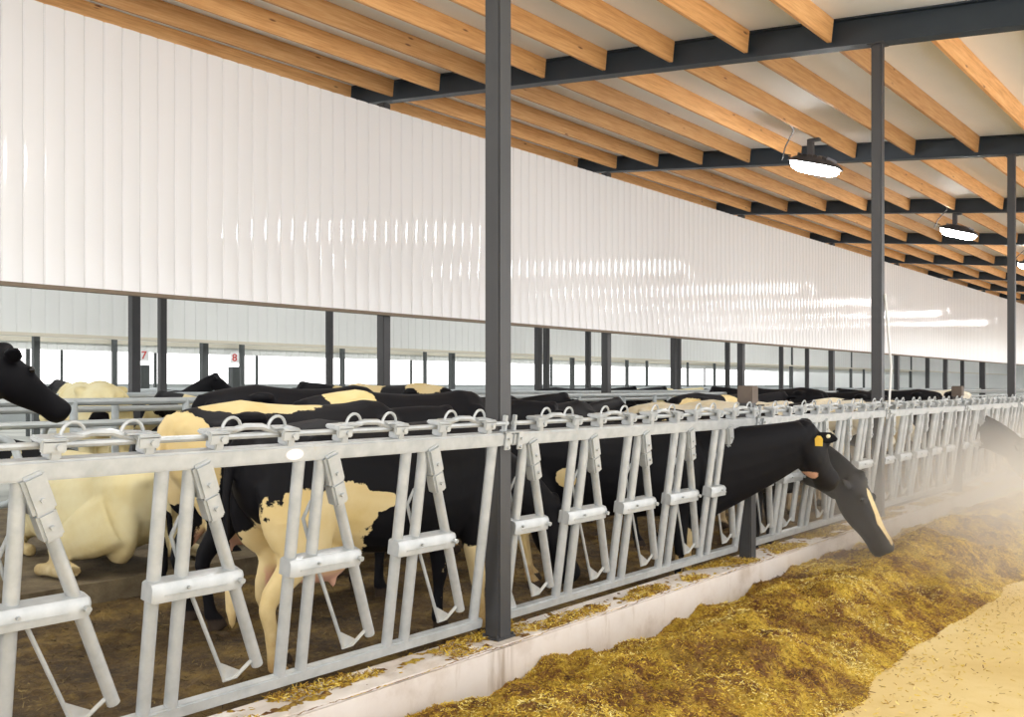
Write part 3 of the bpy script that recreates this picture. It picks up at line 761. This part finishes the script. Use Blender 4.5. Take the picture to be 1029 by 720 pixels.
# standing at the fence in the dust, right of the second steel post
herd('S', 'w', -2.05, 9.75, 0, 97, .94, 'whitish cow behind the fence beside the second steel post', 'dusty_coat', (WHT, [((.5,.2,1.0),.22,0),((1.5,0,1.3),.2,0)]))
herd('S', 'w', -2.0, 11.0, 0, 93, .95, 'pale cow with dark patch behind the dusty fence, second right of the post', 'dusty_coat', (WHT, [((.35,-.28,1.2),.25,0),((-.4,.2,1.2),.3,0)]))
herd('S', 'w', -2.05, 12.3, 0, 86, .93, 'mostly white cow behind the dusty fence, left of the third steel post', 'dusty_coat', (WHT, [((.75,.1,1.1),.30,0)]))
herd('S', 'm', -2.1, 15.4, 0, 92, .94, 'patched cow behind the fence just left of the third steel post', 'dusty_coat')
add_cow(MEC, HDC, (-.90, Y0+BAY+3.05+U2O+PITCH*1+.34, 0), 90, .93, 'dark cow reaching down through the fence at the right edge', 'dairy cows', False)
# second line of backs seen above the rail
herd('S', 'k', -3.08, 8.4, 0, 3, .96, 'dark cow with small tan patch, back seen above the rail right of the thick post', coat=(BLK, [((-.35,-.12,1.42),.15,1,(1.2,1,.6))]))
x, y = at(720, 7.0); herd('S', 'm', x, y, 0, 20, 1.0, 'brown-black cow with white patch on the shoulder, left of the first short post', coat=(BLK, [((.15,-.2,1.3),.2,1,(.7,1,1.4)),((-.7,-.2,1.2),.2,1)]))
herd('S', 'k', -4.6, 18.25, .15, 270, .95, 'black cow standing beyond the fence right of the first short post', coat=(BLK, [((-.3,.2,.7),.12,1)]))
x, y = at(845, 7.6); herd('S', 'm', x, y, .0, 265, 1.0, 'black cow with pale streak standing left of the second steel post')
x, y = at(905, 7.5); herd('S', 'k', x, y, 0, 275, 1.02, 'black cow back seen right of the second steel post')
x, y = at(940, 8.3); herd('S', 'w', x, y, 0, 260, 1.0, 'pale cow back seen left of the second short post', 'dusty_coat')
# in the rows below and beyond the white wall
x, y = at(92, 11.2); herd('S', 'w', x, y, .12, 285, 1.03, 'cream white cow standing beyond the left stall rails', 'pale_coat', (WHT, [((-.9,.1,1.0),.12,0),((.55,-.3,1.0),.2,0),((1.4,0,1.3),.35,0)]))
x, y = at(150, 18.0); herd('U', 'k', x, y, .02, 60, 1.0, 'black cow with white cheek, head up against the bright opening at left', coat=(BLK, [((1.55,-.1,1.55),.14,1),((-.9,-.1,1.25),.16,1,(.5,1,1.5))]))
x, y = at(168, 21.6); herd('S', 'k', x, y, .02, 300, 1.0, 'black cow far back at left, behind the black one with raised head')
x, y = at(240, 9.6); herd('S', 'm', x, y, .02, 270, 1.0, 'white and black spotted cow standing beyond the white-rumped cow', 'pale_coat', (WHT, [((-.3,.2,1.3),.2,0),((.4,.2,1.35),.2,0),((1.3,.2,1.4),.3,0)]))
x, y = at(268, 14.0); herd('S', 'm', x, y, .0, 100, 1.0, 'spotted cow standing far back at left, before the bright opening')
x, y = at(395, 9.5); herd('S', 'm', x, y, .10, 262, 1.03, 'white and black cow whose top shows above the white triangle cow')
x, y = at(462, 7.6); herd('S', 'k', x, y, .0, 20, 1.0, 'black cow just left of the thick post, farther back', coat=(BLK, [((-.6,-.1,1.42),.10,1)]))
x, y = at(575, 14.5); herd('S', 'k', x, y, .02, 60, 1.04, 'black cow far back right of the thick post, left of a close pair')
x, y = at(612, 14.8); herd('S', 'k', x, y, .02, 80, 1.04, 'black cow far back right of the thick post, right of a close pair')
x, y = at(650, 14.6); herd('S', 'w', x, y, .02, 70, 1.02, 'cream cow far back, right of the pair of black ones', 'pale_coat')
x, y = at(522, 11.0); herd('S', 'k', x, y, .02, 270, .97, 'dark cow standing just right of the thick post')
x, y = at(720, 15.5); herd('S', 'm', x, y, .02, 270, 1.0, 'patched cow standing far back left of the first short post')
x, y = at(830, 16.0); herd('S', 'm', x, y, .0, 90, 1.0, 'patched cow standing far back left of the second steel post')
x, y = at(755, 13.0); herd('S', 'k', x, y, .0, 270, 1.0, 'dark cow standing far back above the first short post')

# ------------------------------------------------------------------ feed
def feed_h(x, y):
    """height of the feed heap above the alley floor"""
    u = (x-.13)
    w = 1.40 + .13*noise.noise(Vector((0, y*.55, 3.1))) + .07*noise.noise(Vector((0, y*1.9, 8.0)))
    if u > w or u < 0: return -.03
    k = u/w
    prof = min(1, .30 + .70*min(1, k/.46)**.9) * (1 - max(0, (k-.44)/.56)**1.35)
    amp = .25 + .06*noise.noise(Vector((1.7, y*.6, 0))) + .08*min(1, max(0, (y-4.5)/3))
    h = amp*prof
    bl = min(1, prof*3)
    h += bl*(.10*noise.noise(Vector((x*2.1, y*1.7, .3))) + .07*noise.noise(Vector((x*5, y*4.2, 5))) + .026*noise.noise(Vector((x*13, y*11, 2))) + .012*noise.noise(Vector((x*34, y*30, 2))))
    # eaten hollow where the white-blazed cow feeds
    d2 = ((x-.62)/.28)**2 + ((y-yC)/.30)**2
    h -= .10*math.exp(-d2)
    return max(h, -.03)
mb = MB(); vs = []; fs = []
ys = []; y = .6
while y < 26: ys.append(y); y += .02 if y < 6 else .03 if y < 9 else .05
xs = [.131 + .02*i for i in range(96)]
for y in ys:
    for x in xs: vs.append((x, y, FLOORZ + feed_h(x, y)))
nx = len(xs)
for j in range(len(ys)-1):
    for i in range(nx-1): fs.append((j*nx+i, j*nx+i+1, (j+1)*nx+i+1, (j+1)*nx+i))
fm = bpy.data.meshes.new('feed_heap'); fm.from_pydata(vs, [], fs); fm.materials.append(M['feed'])
for p in fm.polygons: p.use_smooth = True
tag(put('feed_heap', fm), 'long golden brown heap of chopped feed along the curb', 'feed', None, 'stuff')
def fibres(name, n, pick, label, cat, lmin, lmax, mat='fibre', patch=False):
    vs = []; fs = []; tone = []
    for _ in range(n):
        p = pick()
        if p is None: continue
        x, y, z = p; L = rnd.uniform(lmin, lmax); w = rnd.uniform(.0014, .0034)
        a = rnd.uniform(0, 2*PI); e = rnd.uniform(-.25, .75)
        d = Vector((math.cos(a)*math.cos(e), math.sin(a)*math.cos(e), math.sin(e))); s = d.cross(Vector((rnd.uniform(-1,1), rnd.uniform(-1,1), 1))).normalized()*w
        q = Vector((x, y, z)) - d*L*.3; u = d.cross(s).normalized()*w*.5; k = len(vs); e2 = q + d*L
        vs += [q-s, q+s, q+u*2, e2-s*.7, e2+s*.7, e2+u*1.4]
        fs += [(k,k+1,k+4,k+3), (k+1,k+2,k+5,k+4), (k+2,k,k+3,k+5), (k,k+2,k+1), (k+3,k+4,k+5)]; t = rnd.random()
        if patch: t = max(0, min(1, t*.75 + .12 + .75*noise.noise(Vector((x*2.6, y*2.6, 9)))))
        tone += [t]*6
    me = bpy.data.meshes.new(name); me.from_pydata(vs, [], fs); me.materials.append(M[mat])
    at_ = me.attributes.new('tone', 'FLOAT', 'POINT'); at_.data.foreach_set('value', tone)
    return tag(put(name, me), label, cat, None, 'stuff')
def on_heap():
    y = 1.6 + 9.5*rnd.random()**1.6; x = .13 + 1.75*rnd.random(); h = feed_h(x, y)
    return None if h < .0 else (x, y, FLOORZ+h+.002)
fibres('loose_chaff', 120000, on_heap, 'loose chopped straw bits over the feed heap', 'straw', .007, .026, 'fibre', True)
def on_floor():
    y = 1.8 + 9*rnd.random()**1.4; x = 1.45 + abs(rnd.gauss(0, .40)); return (x, y, FLOORZ+.003)
fibres('floor_straw', 2200, on_floor, 'straw bits strewn over the alley floor', 'straw', .008, .035)
def on_curb():
    y = .9 + 12*rnd.random(); x = rnd.uniform(-.13, .125)
    if noise.noise(Vector((x*4, y*2.3, 4))) < -.02: return None
    return (x, y, CURBZ+.003+.012*rnd.random())
fibres('curb_scraps', 22000, on_curb, 'feed scraps littering the top of the curb', 'straw', .010, .04)
# low drifts of spilled feed on the curb
vs = []; fs = []; nyc = 1100; nxc = 20
for j in range(nyc):
    y = .8 + 14*j/nyc
    for i in range(nxc):
        x = -.135 + .258*i/(nxc-1); hgt = .016*noise.noise(Vector((x*4, y*2.3, 4))) + .018*noise.noise(Vector((x*16, y*11, 1))) + .014*noise.noise(Vector((x*44, y*40, 1))) - .003
        if i >= nxc-2: hgt = min(hgt, -.004)
        vs.append((x, y, CURBZ + max(-.01, hgt)))
for j in range(nyc-1):
    for i in range(nxc-1): fs.append((j*nxc+i, j*nxc+i+1, (j+1)*nxc+i+1, (j+1)*nxc+i))
cm = bpy.data.meshes.new('spilled_feed'); cm.from_pydata(vs, [], fs); cm.materials.append(M['feed'])
for p in cm.polygons: p.use_smooth = True
tag(put('spilled_feed', cm), 'thin drifts of spilled feed on the curb under the fence', 'feed', None, 'stuff')
# trampled litter in the cow alley
def on_manure():
    y = 1.2 + 9*rnd.random()**1.3; x = rnd.uniform(-3.2, -.15)
    return (x, y, .006)
fibres('alley_litter', 9000, on_manure, 'trampled litter on the dark cow alley floor', 'litter', .01, .04, 'litter', True)
vs = []; fs = []; nyc = 330; nxc = 100
for j in range(nyc):
    y = .5 + 9.9*j/nyc
    for i in range(nxc):
        x = -3.29 + 3.14*i/(nxc-1); hgt = .030*noise.noise(Vector((x*4, y*4, 4))) + .030*noise.noise(Vector((x*11, y*11, 1))) + .014*noise.noise(Vector((x*30, y*30, 1))) - .004
        vs.append((x, y, max(-.02, hgt)))
for j in range(nyc-1):
    for i in range(nxc-1): fs.append((j*nxc+i, j*nxc+i+1, (j+1)*nxc+i+1, (j+1)*nxc+i))
cm = bpy.data.meshes.new('manure_lumps'); cm.from_pydata(vs, [], fs); cm.materials.append(M['manure'])
for p in cm.polygons: p.use_smooth = True
tag(put('manure_lumps', cm), 'churned brown muck on the cow alley floor', 'muck', None, 'stuff')

# ------------------------------------------------------------------ dust hanging over the feed
t = NT('dust_haze'); t.t.nodes.remove(t.b)
vs_ = t.n('ShaderNodeVolumePrincipled', Anisotropy=.2); vs_.inputs['Color'].default_value = (.98,.96,.92,1)
tc = t.n('ShaderNodeTexCoord'); sx = t.n('ShaderNodeSeparateXYZ'); t.l(tc.outputs['Generated'], sx.inputs[0])
def smooth(val, a, b, c=0.0, d=1.0):
    m = t.n('ShaderNodeMapRange', interpolation_type='SMOOTHSTEP'); t.l(val, m.inputs[0])
    for i, q in enumerate((a, b, c, d)): m.inputs[i+1].default_value = q
    return m.outputs[0]
d = t.math('MULTIPLY', smooth(sx.outputs[0], 0, .25), smooth(sx.outputs[0], 1, .6))
d = t.math('MULTIPLY', d, t.math('MULTIPLY', smooth(sx.outputs[1], 0, .25), smooth(sx.outputs[1], 1, .8)))
d = t.math('MULTIPLY', d, smooth(sx.outputs[2], 1, .15))
v = t.coord('Object'); nz = t.ramp(t.noise(v, 1.1, 3), [(.35, .25), (.65, 1)])
d = t.math('MULTIPLY', t.math('MULTIPLY', d, nz), .7)
t.l(d, vs_.inputs['Density']); t.l(vs_.outputs[0], t.out.inputs['Volume'])
db = MB(); db.box(-.35, 2.9, 6.2, 20.0, .0, 1.45)
dz = db.obj('dust_haze', t.m, smooth=False); tag(dz, 'pale dust hanging over the feed at the right', 'dust', None, 'stuff')

# ------------------------------------------------------------------ light, camera
w = bpy.data.worlds.new('World'); bpy.context.scene.world = w; w.use_nodes = True
bg = w.node_tree.nodes['Background']; bg.inputs[0].default_value = (1.0, .99, .99, 1); bg.inputs[1].default_value = 2.75
cam = bpy.data.cameras.new('Camera'); co = bpy.data.objects.new('Camera', cam); C.objects.link(co)
cam.sensor_width = 36; cam.lens = 36*F/1029; cam.shift_y = 28/1029; cam.clip_end = 300
co.location = (CAMX, 0, E); co.rotation_euler = (PI/2, 0, TH)
sc = bpy.context.scene; sc.camera = co
sc.view_settings.view_transform = 'Standard'; sc.view_settings.look = 'None'; sc.view_settings.gamma = 1; sc.view_settings.use_curve_mapping = False
sc.view_settings.exposure = 0.06
sc.cycles.volume_bounces = 2
